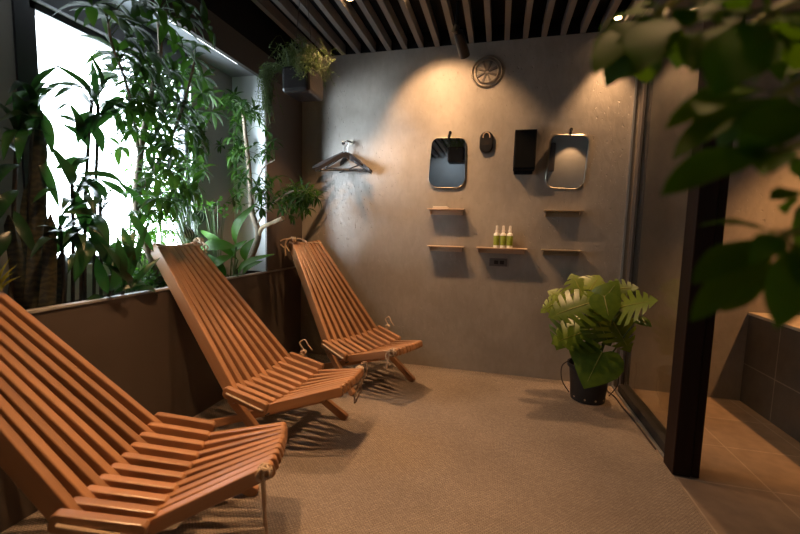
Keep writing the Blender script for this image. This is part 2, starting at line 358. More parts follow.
# pillar at the back-left corner, planter body
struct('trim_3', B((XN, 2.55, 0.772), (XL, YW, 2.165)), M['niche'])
struct('trim_12', B((XL - 0.001, 2.5505, 0.776), (XL + 0.012, YW, 2.165)), M['planter'])
pl = thing('built_in_planter', 'long brown built-in planter box running under the window', 'planter', (XL - 0.1, 1.0, 0))
B((XL - 0.02, -1.8, 0), (XL, YW, 0.76)).build('front_panel', M['planter'], pl, smooth=False)
B((XL - 0.028, -1.8, 0.76), (XL + 0.006, YW, 0.772)).build('top_edge', M['cap'], pl, smooth=False, bevel=0.002)
so = B((XN, -1.8, 0.55), (XL - 0.02, YW, 0.735)).build('soil', M['soil'], pl, smooth=False); so['kind'] = 'stuff'
# niche ceiling, bulkhead
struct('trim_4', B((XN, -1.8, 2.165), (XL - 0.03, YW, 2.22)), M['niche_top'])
struct('trim_5', B((XL - 0.03, -1.8, 2.14), (XL, YW, 2.32)), M['beam'])
struct('trim_6', B((XL - 0.03, -1.8, 2.32), (XL - 0.005, YW, 2.62)), M['black'])
# ceiling with slats
ce = struct('ceiling', B((-2.2, -1.8, CZ), (3.0, YW, 2.75)), M['black'])
struct('trim_7', B((XL, YW - 0.006, SZ + 0.004), (0.88, YW, CZ)), M['black'])
sl = B((-0.018, -1.8, SZ), (0.018, YW - 0.008, SZ + 0.07)).build('slat', M['slat'], ce, world=False, smooth=False)
first = True
for k in range(-13, 8):
    x = -0.013 + 0.1265 * k
    if x < XL + 0.03: continue
    o = sl if first else sl.copy()
    if not first: C.objects.link(o)
    first = False; o.location = (x, 0, 0)
struct('trim_8', B((0.90, -1.8, SZ), (2.85, YW, CZ)), M['side_wall'])
# window
win = struct('window_1', B((-1.985, wy0, 1.0), (-1.979, wy1, 2.0)), M['wglass'])
fr = MB(); fx0, fx1 = -2.0, -1.945
fr.box((fx0, wy0, wz0), (fx1, wy0 + 0.055, wz1)).box((fx0, wy1 - 0.03, wz0), (fx1, wy1, wz1)).box((fx0, wy0, wz0), (fx1, wy1, wz0 + 0.035)).box((fx0, wy0, wz1 - 0.03), (fx1, wy1, wz1))
fr.build('window_frame', M['frame'], win, smooth=False)
struct('trim_9', B((XN - 0.001, wy0 - 0.05, wz1), (XN + 0.012, wy1 + 0.03, 2.165)), M['frame'])
struct('trim_10', B((XN - 0.001, wy0 - 0.045, 0.80), (XN + 0.012, wy0 + 0.01, 2.165)), M['frame'])
struct('trim_11', B((XN - 0.13, wy1 - 0.006, wz0 + 0.02), (XN + 0.004, wy1 + 0.004, wz1)), M['niche'])
# led strip in the niche ceiling
led = thing('led_strip_light', 'slim white linear light set in the niche ceiling above the plants', 'light', (-1.71, 1.4, 2.165))
B((-1.722, 0.6, 2.157), (-1.696, 2.34, 2.164)).build('diffuser', M['led'], led, smooth=False)
B((-1.728, 0.595, 2.159), (-1.722, 2.345, 2.165)).build('housing', M['steel'], led, smooth=False)

# glass partition
gp = thing('glass_partition', 'framed clear glass shower screen reaching from back wall to dark post', 'partition', (0.90, 2.5, 0))
B((0.893, 2.10, 0.055), (0.901, 2.98, SZ)).build('glass_pane', M['glass'], gp, smooth=False)
B((0.892, 2.985, 0.0), (0.93, 3.02, SZ)).build('frame_upright', M['dark_metal'], gp, smooth=False, bevel=0.002)
B((0.862, 2.09, 0.0), (0.932, 2.985, 0.055)).build('bottom_rail', M['dark_metal'], gp, smooth=False, bevel=0.002)
B((0.888, 3.02, 0.0), (0.906, YW, SZ)).build('filler_strip', M['plate'], gp, smooth=False)
B((0.895, 2.094, 0.07), (0.917, 2.104, SZ)).build('glass_edge_seal', M['steel'], gp, smooth=False, label='pale metal edge seal')
st = thing('steel_corner_strip', 'thin bright steel strip up the back wall and along floor before the glass', 'trim', (0.85, 3.07, 0))
B((0.846, YW - 0.012, 0), (0.858, YW, SZ)).build('upright', M['steel'], st, smooth=False)
B((0.844, 2.11, 0), (0.856, YW - 0.012, 0.010)).build('floor_strip', M['steel'], st, smooth=False)
ps = thing('wooden_post', 'dark reddish wooden post standing at the end of the glass screen', 'post', (0.88, 2.04, 0))
B((0.828, 1.985, 0.0), (0.902, 2.092, SZ)).build('post_body', M['post'], ps, smooth=False, bevel=0.003)
B((0.9055, 1.990, 0.0), (0.938, 2.088, SZ)).build('post_cover_strip', M['post'], ps, smooth=False, bevel=0.002)
B((0.900, 1.996, 0.0), (0.908, 2.085, SZ)).build('groove', M['black'], ps, smooth=False)
# bath surround
bt = thing('bath_surround', 'dark tiled bath surround with pale stone top in the corner', 'bath', (2.2, 2.0, 0))
B((1.64, -1.0, -0.1), (2.84, YW - .004, 0.592)).build('tiled_side', M['tub_tile'], bt, smooth=False)
B((1.632, -1.0, 0.592), (2.84, YW - .004, 0.612)).build('stone_top', M['deck'], bt, smooth=False, bevel=0.003)

# ------------------------------------------------------------------ ceiling spotlights
for i, (p, a, wt, cone, bl) in enumerate(LAMPS):
    lab = ['small black ceiling spotlight aimed at the hanging mirrors', 'small black ceiling spotlight above the potted monstera', 'small black ceiling spotlight above the furthest chair',
           'small black ceiling spotlight above the middle chair', 'small black ceiling spotlight above the nearest chair', 'small black ceiling spotlight added to light the near plant'][i]
    t = thing('ceiling_spotlight', lab, 'light', p, 0, 'ceiling spotlights')
    d = (V(a) - V(p)).normalized(); P = V(p)
    q = P - d * 0.022
    MB().tube([q - d * 0.03, q, q + d * 0.018], [0.026, 0.03, 0.03], 20).build('lamp_housing', M['black'], t)
    MB().tube([q + d * 0.018, q + d * 0.0195], [0.022, 0.022], 20).build('lamp_face', M['bulb'], t)
    MB().tube([q - d * 0.02, (p[0], p[1], CZ)], 0.008, 8).build('lamp_bracket', M['black'], t)
    spot('spotlight_beam', tuple(P), a, wt, cone, bl)
spot('bath_lamp_beam', (2.12, 2.45, 2.42), (1.98, 2.95, 0.0), 95, 68, 0.7, 0.03, (1.0, 0.48, 0.17))
spot('rear_wall_beam', (1.2, -1.5, 2.42), (1.15, -1.8, 1.4), 34, 74, 0.3, 0.03)
spot('rear_cool_fill', (-1.0, -1.15, 2.44), (-1.08, -1.8, 2.05), 14, 100, 0.7, 0.04, (0.62, 0.8, 1.0))  # added cool light without a fixture, brightens what the mirror reflects
spot('rear_room_fill', (-0.6, -0.9, 2.42), (-0.6, -1.0, 0.0), 5, 110, 0.8, 0.04)  # added warm fill light, no fixture behind it

# cylinder spotlight hanging before the back wall
cy = thing('track_spotlight', 'black cylinder spotlight hanging from slats before the back wall', 'light', aty(459, 22, 2.55))
a1 = aty(456, 2, 2.5); b1 = aty(457, 28, 2.52); b2 = aty(465, 56, 2.66)
MB().tube([V((b1.x, b1.y, SZ)), V((b1.x, b1.y, b1.z))], 0.011, 10).build('stem', M['black'], cy)
MB().tube([b1 + V((0, 0, .012)), b1 - V((0.012, 0, 0.01)), b1.lerp(b2, .25)], [0.02, 0.026, 0.018], 12).build('joint', M['black_gloss'], cy)
MB().tube([b1.lerp(b2, .1), b1.lerp(b2, .14), b1.lerp(b2, .95), b2], [0.02, 0.03, 0.034, 0.033], 18).build('barrel', M['black_gloss'], cy)

# ------------------------------------------------------------------ slat chairs
def slat(name, A, Bp, t, h, parent, up=V((0, 0, 1)), m='wood', bev=0.004, taper=1.0):
    """one board with its own grain axis from A to Bp (top edge centre line), t thick, h deep below the line"""
    A = V(A); Bp = V(Bp); d = Bp - A; ln = d.length; d.normalize()
    s = d.cross(up).normalized(); u = s.cross(d).normalized()
    mb = MB(); seg = [(-ln / 2, 0.62), (-ln / 2 + h * 0.18, 1.0), (ln / 2 - h * 0.18, 1.0), (ln / 2, 0.62)]
    for x, k in seg:
        hh = h * k; z0 = -h / 2
        mb.v += [V((x, -t / 2, z0 - hh / 2)), V((x, t / 2, z0 - hh / 2)), V((x, t / 2, z0 + hh / 2)), V((x, -t / 2, z0 + hh / 2))]
    for i in range(3):
        for k in range(4):
            q = (k + 1) % 4; mb.f.append((i * 4 + k, i * 4 + q, i * 4 + 4 + q, i * 4 + 4 + k))
    mb.f.append((3, 2, 1, 0)); mb.f.append((12, 13, 14, 15))
    me = bpy.data.meshes.new(name); me.from_pydata([tuple(v) for v in mb.v], [], mb.f); me.materials.append(M[m]); me.update()
    import bmesh
    bm = bmesh.new(); bm.from_mesh(me); bmesh.ops.recalc_face_normals(bm, faces=bm.faces)
    bmesh.ops.bevel(bm, geom=[e for e in bm.edges], offset=bev, segments=2, affect='EDGES', profile=0.5)
    bm.to_mesh(me); bm.free()
    o = bpy.data.objects.new(name, me); C.objects.link(o); o.parent = parent
    mw = Matrix((d, -s, u)).transposed().to_4x4(); mw.translation = (A + Bp) / 2
    o.matrix_local = mw; return o
CH = dict(z1=.345, a=.22, z2=.292, b=.526, z3=.368, c=.556, zt=1.012, d=.402)
PITCH = 0.031; T = 0.0285; SAG = 0.026
def chair(label, loc, rz):
    c = CH; root = thing('slatted_lounge_chair', label, 'chair', loc, rz, 'wooden slat lounge chairs')
    for i in range(9):
        k = i - 4; u = (k / 4.5) ** 2; sg = SAG * (1 - u)
        yt = k * PITCH; yb = k * 2 * PITCH; w_ = .024
        top = V((-c['c'] - .02 * (1 - u), yt, c['zt'] - 0.02 * (1 - u)))
        bot = V((0.052, yb, c['z1'] - .058 - sg))
        slat('back_slat', top, bot, T, 0.066, root, up=V((0.75, 0, 0.66)))
        slat('seat_slat', (c['a'] - .075, yb, c['z2'] - sg - .030), (c['b'] - .012 * u, yt, c['z3'] - .012 * u - sg * .3), T, 0.048, root)
    for i in range(10):
        k = i - 4.5; u = min(1, (abs(k) / 4.5) ** 2); sg = SAG * (1 - u); y = k * 2 * PITCH
        slat('link_slat', (-0.012, y, c['z1'] - sg), (c['a'], y, c['z2'] - sg), T, 0.054, root)
    for s in (-1, 1):
        slat('front_leg', (-0.005, s * .232, c['z1'] - .062), (c['d'] if s > 0 else .255, s * .232, 0.024), T, 0.045, root)
        slat('rear_leg', (c['b'] - .10, s * .135, c['z3'] - .058), (-.36, s * .19, 0.04), T, 0.04, root)
    # cross bars hidden inside the joints
    for n_, x, z, hw in (('pivot_rod', .006, c['z1'] - .062, .27), ('pivot_rod', c['a'] - .02, c['z2'] - .066, .27)):
        MB().tube([(x, -hw, z), (x, hw, z)], .004, 8).build(n_, M['hanger'], root, world=False)
    return root
def knot(mb, p, s=1.0, seed=0):
    rd = random.Random(seed)
    pts = [V(p) + V((math.cos(t) * .014 * s, math.sin(t * 1.7) * .010 * s, math.sin(t) * .014 * s)) for t in [k * .55 for k in range(30)]]
    mb.tube(smooth_path(pts, 2), .0052, 6)
def tails(mb, p, lens, out, seed=0):
    rd = random.Random(seed)
    for ln in lens:
        p0 = V(p); pts = [p0]
        dx = V(out) * rd.uniform(.6, 1.3)
        pts += [p0 + dx + V((rd.uniform(-.01, .01), rd.uniform(-.01, .01), .006)), p0 + dx * 1.5 + V((rd.uniform(-.02, .02), 0, -ln * .4)), p0 + dx * 1.2 + V((rd.uniform(-.02, .02), rd.uniform(-.01, .01), -ln))]
        mb.tube(smooth_path(pts, 5), .0050, 6)
def chair_ropes(root, style):
    c = CH; yo = .2925 + .004
    for s in (-1, 1):
        mb = MB()
        y = s * yo   # rope running in the face of the outer link board
        mb.tube([(0.006, y - s * .004, c['z1'] - .030), (.008, y + s * .003, c['z1'] - .028), (c['a'] - .022, y + s * .003, c['z2'] - .028), (c['a'] - .02, y - s * .004, c['z2'] - .03)], .0056, 6)
        mb.build('joint_rope', M['rope'], root, world=False)
    t = V((-c['c'] + .02, 0, c['zt'] - .03)); f = V((c['b'] - .03, 0, c['z3'] - .035))
    kn = MB(); far = .142; 
    ftop, ffront, fl = {1: (far, -far, None), 2: (far, far, far), 3: (-far, -far, far)}[style]
    P = t + V((0, ftop * 1.0, .02)); knot(kn, P, 1.5, 1)
    tails(kn, P, [.12, .09, .06] if style == 3 else [.03, .05], (-.04, ftop * .25, 0) if style == 3 else (.05, .0, -.02), 3)
    if style == 3:
        kn.tube(smooth_path([P, P + V((.02, .04, .012)), P + V((.03, .08, .0)), P + V((.05, .10, -.02))], 5), .004, 6)
    kn.tube([t + V((0, -far * 1.02, -.0)), t + V((0, far * 1.02, -.0))], .004, 6)
    kn.build('top_rope', M['rope'], root, world=False)
    kn = MB(); Q = f + V((0, ffront * 1.06, .0)); knot(kn, Q, 1.5, 2)
    if style == 1: tails(kn, Q, [.17, .20], (-.008, -.012, 0), 5)
    elif style == 2:
        kn.tube(smooth_path([Q + V((.02, -.02, .05)), Q + V((.04, .01, .045)), Q + V((.03, .02, -.03)), Q + V((-.02, 0, -.13)), Q + V((.0, -.05, -.16)), Q + V((.03, -.04, -.06)), Q], 6), .004, 6)
        tails(kn, Q, [.10], (.012, -.02, 0), 6)
    else:
        tails(kn, Q, [.07, .11], (-.02, -.012, 0), 7)
        kn.tube(smooth_path([Q, Q + V((-.05, -.01, .0)), Q + V((-.09, -.012, -.015)), Q + V((-.10, -.015, -.07))], 6), .004, 6)
    kn.build('front_rope', M['rope'], root, world=False)
    if fl:
        kn = MB(); S = V((.07, .31, c['z1'] + .01)); knot(kn, S - V((0, .005, .015)), 1, 8)
        kn.tube(smooth_path([S, S + V((-.03, .0, .04)), S + V((.0, .01, .06)), S + V((.03, .0, .03)), S + V((.05, .01, .0))], 6), .004, 6)
        kn.build('side_rope', M['rope'], root, world=False)
spots = [((-1.195, 0.98, 0), 0.386, 'orange-lit wooden slat lounge chair nearest of the three, low and cropped by the frame'),
         ((-1.206, 1.825, 0), -0.03, 'wooden slat lounge chair in the middle, in front of the planter'),
         ((-1.008, 2.668, 0), -0.425, 'furthest wooden slat lounge chair, tucked in the corner near the coat hangers')]
proto = chair(spots[0][2], (0, 0, 0), 0)
def copy_tree(o):
    r_ = o.copy(); C.objects.link(r_)
    for ch in list(o.children):
        k = ch.copy(); C.objects.link(k); k.parent = r_; k.matrix_parent_inverse = ch.matrix_parent_inverse.copy()
    return r_
chairs = [proto, copy_tree(proto), copy_tree(proto)]
for i, (o, (loc, rz, lab)) in enumerate(zip(chairs, spots)):
    o.location = loc; o.rotation_euler = (0, 0, rz); o['label'] = lab
    chair_ropes(o, i + 1)

# ------------------------------------------------------------------ things on the back wall
def rounded_outline(w_top, w_bot, h, rt, rb, n=10):
    pts = []
    cs = [(-w_bot / 2 + rb, -h / 2 + rb, rb, 180, 270), (w_bot / 2 - rb, -h / 2 + rb, rb, 270, 360), (w_top / 2 - rt, h / 2 - rt, rt, 0, 90), (-w_top / 2 + rt, h / 2 - rt, rt, 90, 180)]
    for cx, cz, r_, a0, a1 in cs:
        for k in range(n + 1):
            t = R(a0 + (a1 - a0) * k / n); pts.append((cx + r_ * math.cos(t), cz + r_ * math.sin(t)))
    return pts
def wall_mirror(label, x, z, wt, wb, h, rot, rt, rb, tilt, rimr=.004):
    t = thing('wall_mirror', label, 'mirror', (x, YW, z), 0, 'wall mirrors')
    ol = rounded_outline(wt, wb, h, rt, rb); cr, sr = math.cos(R(rot)), math.sin(R(rot))
    ol = [(a * cr - b_ * sr, a * sr + b_ * cr) for a, b_ in ol]; n = len(ol)
    mb = MB()
    for y in (-0.018, -0.006):
        for a, b_ in ol: mb.v.append(V((a, y - tilt * (b_ / h), b_)))
    mb.f.append(tuple(range(n))); mb.f.append(tuple(range(n, 2 * n))[::-1])
    for k in range(n): mb.f.append((k, n + k, n + (k + 1) % n, (k + 1) % n))
    mb.build('mirror_glass', M['mirror'], t, world=False)
    MB().tube([(a, -0.016 - tilt * (b_ / h), b_) for a, b_ in ol] + [(ol[0][0], -0.016 - tilt * ol[0][1] / h, ol[0][1])], rimr, 6, cap=False).build('rim', M['brass'], t, world=False)
    hk = MB(); tx = -h / 2 * sr
    hk.tube([(tx, -0.02, h / 2 - .012), (tx, -0.024, h / 2 + .01), (tx + .002, -0.022, h / 2 + .03), (tx + .006, -0.004, h / 2 + .042)], [.006, .010, .007, .006], 8)
    hk.tube([(tx + .006, 0, h / 2 + .042), (tx + .006, -.008, h / 2 + .042)], .012, 10)
    hk.build('hanging_hook', M['black'], t, world=False)
wall_mirror('rounded wall mirror nearer the coat hangers, reflecting a dark hanging pot', -.412, 1.62, .262, .282, .375, -1.5, .05, .075, .002)
wall_mirror('rounded wall mirror with pale rim, right of the black speaker, reflecting a lit wall', .443, 1.612, .255, .262, .372, -3.2, .05, .065, .018, .005)

ov = thing('oval_wall_dispenser', 'small black oval object with leather loop on the wall between mirrors', 'wall unit', (-.127, YW, 1.765))
pts = [(0.05 * math.cos(t), 0.05 * math.sin(t) + (0.028 if math.sin(t) > 0 else -0.028)) for t in [2 * math.pi * k / 32 for k in range(32)]]
mb = MB(); n = 32
for y, k in ((0, 1), (-.026, 1), (-.034, .86)): mb.v += [V((a * k, y, b_ * k)) for a, b_ in pts]
for j in range(2):
    for k in range(n): mb.f.append((j * n + k, (j + 1) * n + k, (j + 1) * n + (k + 1) % n, j * n + (k + 1) % n))
mb.f.append(tuple(range(2 * n, 3 * n)))
mb.build('body', M['black_gloss'], ov, world=False)
MB().tube(smooth_path([(-.024, -.035, .03), (-.02, -.04, .055), (0, -.042, .068), (.02, -.04, .055), (.024, -.035, .03)], 5), .0045, 6).build('leather_loop', M['rope'], ov, world=False)
B((-.026, -.0365, -.02), (.026, -.033, .012)).build('front_plate', M['hanger'], ov, world=False, smooth=False)

sp_ = thing('wall_speaker', 'tall black box speaker mounted on the wall between the mirrors', 'speaker', (.14, YW, 1.69))
B((-.066, -.105, -.138), (.082, 0, .138)).build('cabinet', M['black'], sp_, world=False, smooth=False, bevel=.004)
B((-.060, -.112, -.130), (.076, -.104, .130)).build('grille', mat('speaker_cloth', (0.006, 0.006, 0.006), 0.95, scale=400, var=.4, spec=0.1), sp_, world=False, smooth=False, bevel=.004)
B((-.06, -.03, -.16), (.07, 0, -.138)).build('wall_bracket', M['black'], sp_, world=False, smooth=False)

def shelf(label, x0, x1, z, m, dep=.095):
    t = thing('wall_shelf', label, 'shelf', ((x0 + x1) / 2, YW, z), 0, 'small wall shelves'); hw = (x1 - x0) / 2
    B((-hw, -dep, -.008), (hw, 0, 0)).build('shelf_board', m, t, world=False, smooth=False, bevel=.0015)
    B((-hw + .012, -.01, -.045), (hw - .012, 0, -.008)).build('back_flange', m, t, world=False, smooth=False, bevel=.0015)
    for s in (-1, 1):
        MB().add([(s * (hw - .014), -.01, -.008), (s * (hw - .014), -dep * .75, -.008), (s * (hw - .014), -.01, -.042), (s * (hw - .018), -.01, -.008), (s * (hw - .018), -dep * .75, -.008), (s * (hw - .018), -.01, -.042)],
                 [(0, 1, 2), (5, 4, 3), (0, 3, 4, 1), (1, 4, 5, 2), (2, 5, 3, 0)]).build('bracket', m, t, world=False, smooth=False)
    return t
shelf('upper small wall shelf holding folded cards, under the mirror nearer the hangers', -.546, -.268, 1.270, M['shelf'])
shelf('lower empty wall shelf below the shelf with folded cards', -.540, -.265, .986, M['shelf'])
shelf('wider wall shelf carrying three green-labelled bottles', -.166, .200, .986, M['shelf'])
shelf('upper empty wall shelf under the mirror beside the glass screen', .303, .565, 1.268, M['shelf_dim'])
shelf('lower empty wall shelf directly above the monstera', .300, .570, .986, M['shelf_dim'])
fc = thing('folded_cards', 'small folded pale cards lying on the upper wall shelf', 'paper', (-.447, YW - .05, 1.270))
for k, (a, b_, c_) in enumerate([(-.062, .055, .006), (-.055, .060, .012), (-.058, .048, .018)]):
    B((a, -.03, c_ - .006), (b_, .03, c_ - .0005)).build('card', M['paper'] if k != 1 else M['shelf'], fc, world=False, smooth=False)
def bottle(x, label):
    t = thing('pump_bottle', label, 'bottle', (x, YW - .055, .986), 0, 'bottles on the wall shelf')
    MB().lathe([(.018, 0), (.0215, .002), (.022, .095), (.020, .104), (.010, .112), (.009, .118)], n=20).build('bottle_body', M['white'], t, world=False)
    MB().lathe([(.0222, .018), (.0225, .019), (.0225, .089), (.0222, .09)], n=20).build('label_band', M['label'], t, world=False)
    MB().lathe([(.012, .116), (.012, .130), (.009, .134), (.009, .160), (.006, .165)], n=16).build('spray_cap', M['clear'], t, world=False)
    B((-.004, -.015, .146), (.004, 0, .154)).build('nozzle', M['clear'], t, world=False, smooth=False)
bottle(-.020, 'green-labelled white bottle at the end nearer the hangers')
bottle(.027, 'green-labelled white bottle between the other two on the shelf')
bottle(.075, 'green-labelled white bottle at the end nearer the glass screen')
pp = thing('socket_plate', 'small grey rectangular socket plate on wall under the bottle shelf', 'socket', (0, YW, .873))
B((-.066, -.010, -.030), (.066, 0, .030)).build('plate', M['plate'], pp, world=False, smooth=False, bevel=.002)
for x in (-.03, .012): B((x, -.0125, -.014), (x + .03, -.010, .014)).build('socket', M['hanger'], pp, world=False, smooth=False)
vt = thing('round_wall_vent', 'round metal vent ring with radial fins high on the back wall', 'vent', (-.146, YW, 2.275))
MB().torus((0, -.010, 0), (0, 1, 0), .108, .006).build('outer_ring', M['brass'], vt, world=False)
MB().torus((0, -.016, 0), (0, 1, 0), .084, .005).build('inner_ring', M['brass'], vt, world=False)
MB().tube([(0, -.0025, 0), (0, -.0005, 0)], .106, 40).build('back_plate', M['plaster'], vt, world=False)
for k in range(8):
    a = R(22.5 + 45 * k); ca, sa = math.cos(a), math.sin(a)
    MB().add([(ca * .012 - sa * .004, -.012, sa * .012 + ca * .004), (ca * .012 + sa * .004, -.012, sa * .012 - ca * .004), (ca * .08 + sa * .009, -.012, sa * .08 - ca * .009), (ca * .08 - sa * .009, -.012, sa * .08 + ca * .009),
              (ca * .012 - sa * .004, -.004, sa * .012 + ca * .004), (ca * .012 + sa * .004, -.004, sa * .012 - ca * .004), (ca * .08 + sa * .009, -.004, sa * .08 - ca * .009), (ca * .08 - sa * .009, -.004, sa * .08 + ca * .009)],
             [(0, 1, 2, 3), (7, 6, 5, 4), (0, 4, 5, 1), (1, 5, 6, 2), (2, 6, 7, 3), (3, 7, 4, 0)]).build('fin', M['plate'], vt, world=False, smooth=False)

# small relief marks pressed into the plaster
for (px, py, lab_) in ((312, 88, 'small carved sprig mark in the plaster beside the hanging planter'), (445, 74, 'small carved scribble mark in the plaster under the slats left of the vent'), (571, 58, 'small carved mark high in the plaster above the pale-rimmed mirror')):
    q = aty(px, py, YW); t = thing('plaster_mark', lab_.replace(' left of the vent', ' beside the vent'), 'mark', (q.x, YW, q.z)); rd = random.Random(px)
    mb = MB()
    for k in range(3):
        cx_ = (k - 1) * .032; cz_ = .022 if k == 1 else -.012
        for j in range(3):
            a = R(90 + (j - 1) * 42); p_ = [V((cx_ + math.cos(a) * u_ * .022 + math.sin(u_ * 3) * .004 * (j - 1), -.0006, cz_ + math.sin(a) * u_ * .024)) for u_ in (0, .35, .7, 1)]
            mb.tube(p_, [.001, .0024, .002, .0006], 5)
    mb.build('relief_stroke', M['plate'], t)

# coat hook and hangers
hk = thing('coat_hook', 'small bronze coat hook on the wall holding dark hangers', 'hook', (-1.205, YW, 1.80))
MB().tube([(0, 0, 0), (0, -.012, 0)], .022, 16).build('rosette', M['brass'], hk, world=False)
MB().tube(smooth_path([(0, -.01, .0), (0, -.05, -.002), (-.01, -.085, -.01), (-.025, -.11, -.035), (-.028, -.125, -.028)], 5), .007, 8).build('arm', M['hanger'], hk, world=False)
def hanger(label, rz, dy, dz, lean=0):
    t = thing('clothes_hanger', label, 'hanger', (-1.222, YW - .082 - dy, 1.782 + dz), rz, 'dark clothes hangers on the coat hook')
    t.rotation_euler = (0, R(lean), rz)
    hp = [(.0, 0, -.085), (0, 0, -.03), (.012, 0, -.02), (.018, 0, -.005), (.010, 0, .010), (-.004, 0, .012), (-.014, 0, .002)]
    MB().tube(smooth_path(hp, 5), .0024, 6).build('wire_hook', M['steel'], t, world=False)
    mb = MB(); n = 12
    for i in range(2 * n + 1):
        s = (i - n) / n; a = abs(s); x = s * .235; z = -.092 - .132 * a ** 1.1 - .0; hh = .013 + .005 * (1 - a) - .004 * (a > .9); yy = -.016 * a * a
        for (oy, oz) in ((-.009, -hh), (.009, -hh), (.009, hh), (-.009, hh)): mb.v.append(V((x, yy + oy, z + oz)))
    for i in range(2 * n):
        for k in range(4): q = (k + 1) % 4; mb.f.append((i * 4 + k, i * 4 + q, i * 4 + 4 + q, i * 4 + 4 + k))
    mb.f.append((3, 2, 1, 0)); e = 8 * n; mb.f.append((e, e + 1, e + 2, e + 3))
    mb.build('shoulder_bar', M['hanger'], t, world=False)
    MB().tube([(-.20, -.012, -.215), (.20, -.012, -.215)], .005, 8).build('trouser_bar', M['hanger'], t, world=False)
hanger('dark wooden hanger closest to the wall on the hook', R(-38), -.034, 0.004, -5)
hanger('second dark wooden hanger from the wall on the hook', R(-9), -.006, .006, 2)
hanger('third dark wooden hanger from the wall, turned a little', R(12), .022, 0, 4)
hanger('dark wooden hanger furthest from the wall on the hook', R(38), .044, -.010, -3)

# black speaker on the rear wall, seen in the mirror
rs = thing('rear_wall_speaker', 'black box speaker on the far wall seen in the pale-rimmed mirror', 'speaker', (.80, -1.8, 2.03))
B((-.11, 0, -.25), (.11, .12, .25)).build('cabinet', M['black'], rs, world=False, smooth=False, bevel=.005)
B((-.10, .12, -.24), (.10, .126, .24)).build('grille', M['hanger'], rs, world=False, smooth=False)

# ------------------------------------------------------------------ hanging planters
def hanging_planter(label, lo, hi, seed, trail=None, n=260):
    lo = V(lo); hi = V(hi); c = (lo + hi) / 2
    t = thing('hanging_planter', label, 'planter', (c.x, c.y, lo.z))
    mb = MB(); mb.box(lo, hi); mb.build('pot', M['hang_pot'], t, smooth=False, bevel=.02)
    rd = random.Random(seed)
    cd = MB()
    for x in (lo.x + .02, hi.x - .02): cd.tube([(x, c.y, hi.z - .01), (c.x + (x - c.x) * .3, c.y, SZ + .01)], .002, 6)
    cd.build('cord', M['cable'], t)
    fo = MB()
    for i in range(n):
        x = rd.uniform(lo.x + .01, hi.x - .01); y = rd.uniform(lo.y + .01, hi.y - .01); p = V((x, y, hi.z - .005))
        a = rd.uniform(0, 6.28); r_ = rd.uniform(.02, .09); up = rd.uniform(.02, .15)
        e = p + V((math.cos(a) * r_, math.sin(a) * r_, up)); e2 = e + V((math.cos(a) * r_ * .8, math.sin(a) * r_ * .8, -rd.uniform(.0, .10)))
        e.z = min(e.z, SZ - .02); pts = smooth_path([p, e, e2], 3); fo.tube(pts, .0013, 3, cap=False)
        for k in range(5):
            q = pts[rd.randrange(2, len(pts))]; dd = V((rd.uniform(-1, 1), rd.uniform(-1, 1), rd.uniform(-.8, 1))).normalized() * rd.uniform(.012, .028)
            fo.leaf(q, q + dd, .005, V((rd.uniform(-1, 1), -1, rd.uniform(-1, 1))), n=2)
    for q0, ln, num, sp in (trail or []):
        for i in range(num):
            p = V(q0) + V((rd.gauss(0, sp), rd.gauss(0, sp * .6), rd.uniform(-.03, .05))); top = V((max(min(p.x + .05, hi.x), lo.x), c.y, hi.z))
            L_ = ln * rd.uniform(.45, 1); pts = smooth_path([top, (top + p) / 2 + V((0, 0, .03)), p, p + V((rd.gauss(0, .012), rd.gauss(0, .012), -L_ * .5)), p + V((rd.gauss(0, .02), rd.gauss(0, .012), -L_))], 4)
            fo.tube(pts, .0012, 3, cap=False)
            for k in range(12):
                q = pts[rd.randrange(4, len(pts))]; dd = V((rd.uniform(-1, 1), rd.uniform(-1, 1), rd.uniform(-1.2, .3))).normalized() * rd.uniform(.012, .03)
                fo.leaf(q, q + dd, .005, V((rd.uniform(-1, 1), -1, rd.uniform(-1, 1))), n=2)
    fo.build('foliage', M['moss'], t)
    return t
p0 = aty(281, 92, 2.15); p1 = aty(307, 90, 2.15)
hanging_planter('dark box planter of fine green stems hanging in the back corner', (p0.x, 2.15, p0.z), (p1.x + .01, 2.36, p0.z + .15), 5,
                [(aty(267, 74, 2.2), .30, 80, .022), (aty(301, 62, 2.10), .09, 26, .02)])
hanging_planter('dark box planter hanging overhead, seen only in the mirror', (-.72, .60, 1.99), (-.50, .80, 2.19), 9, None, 120)

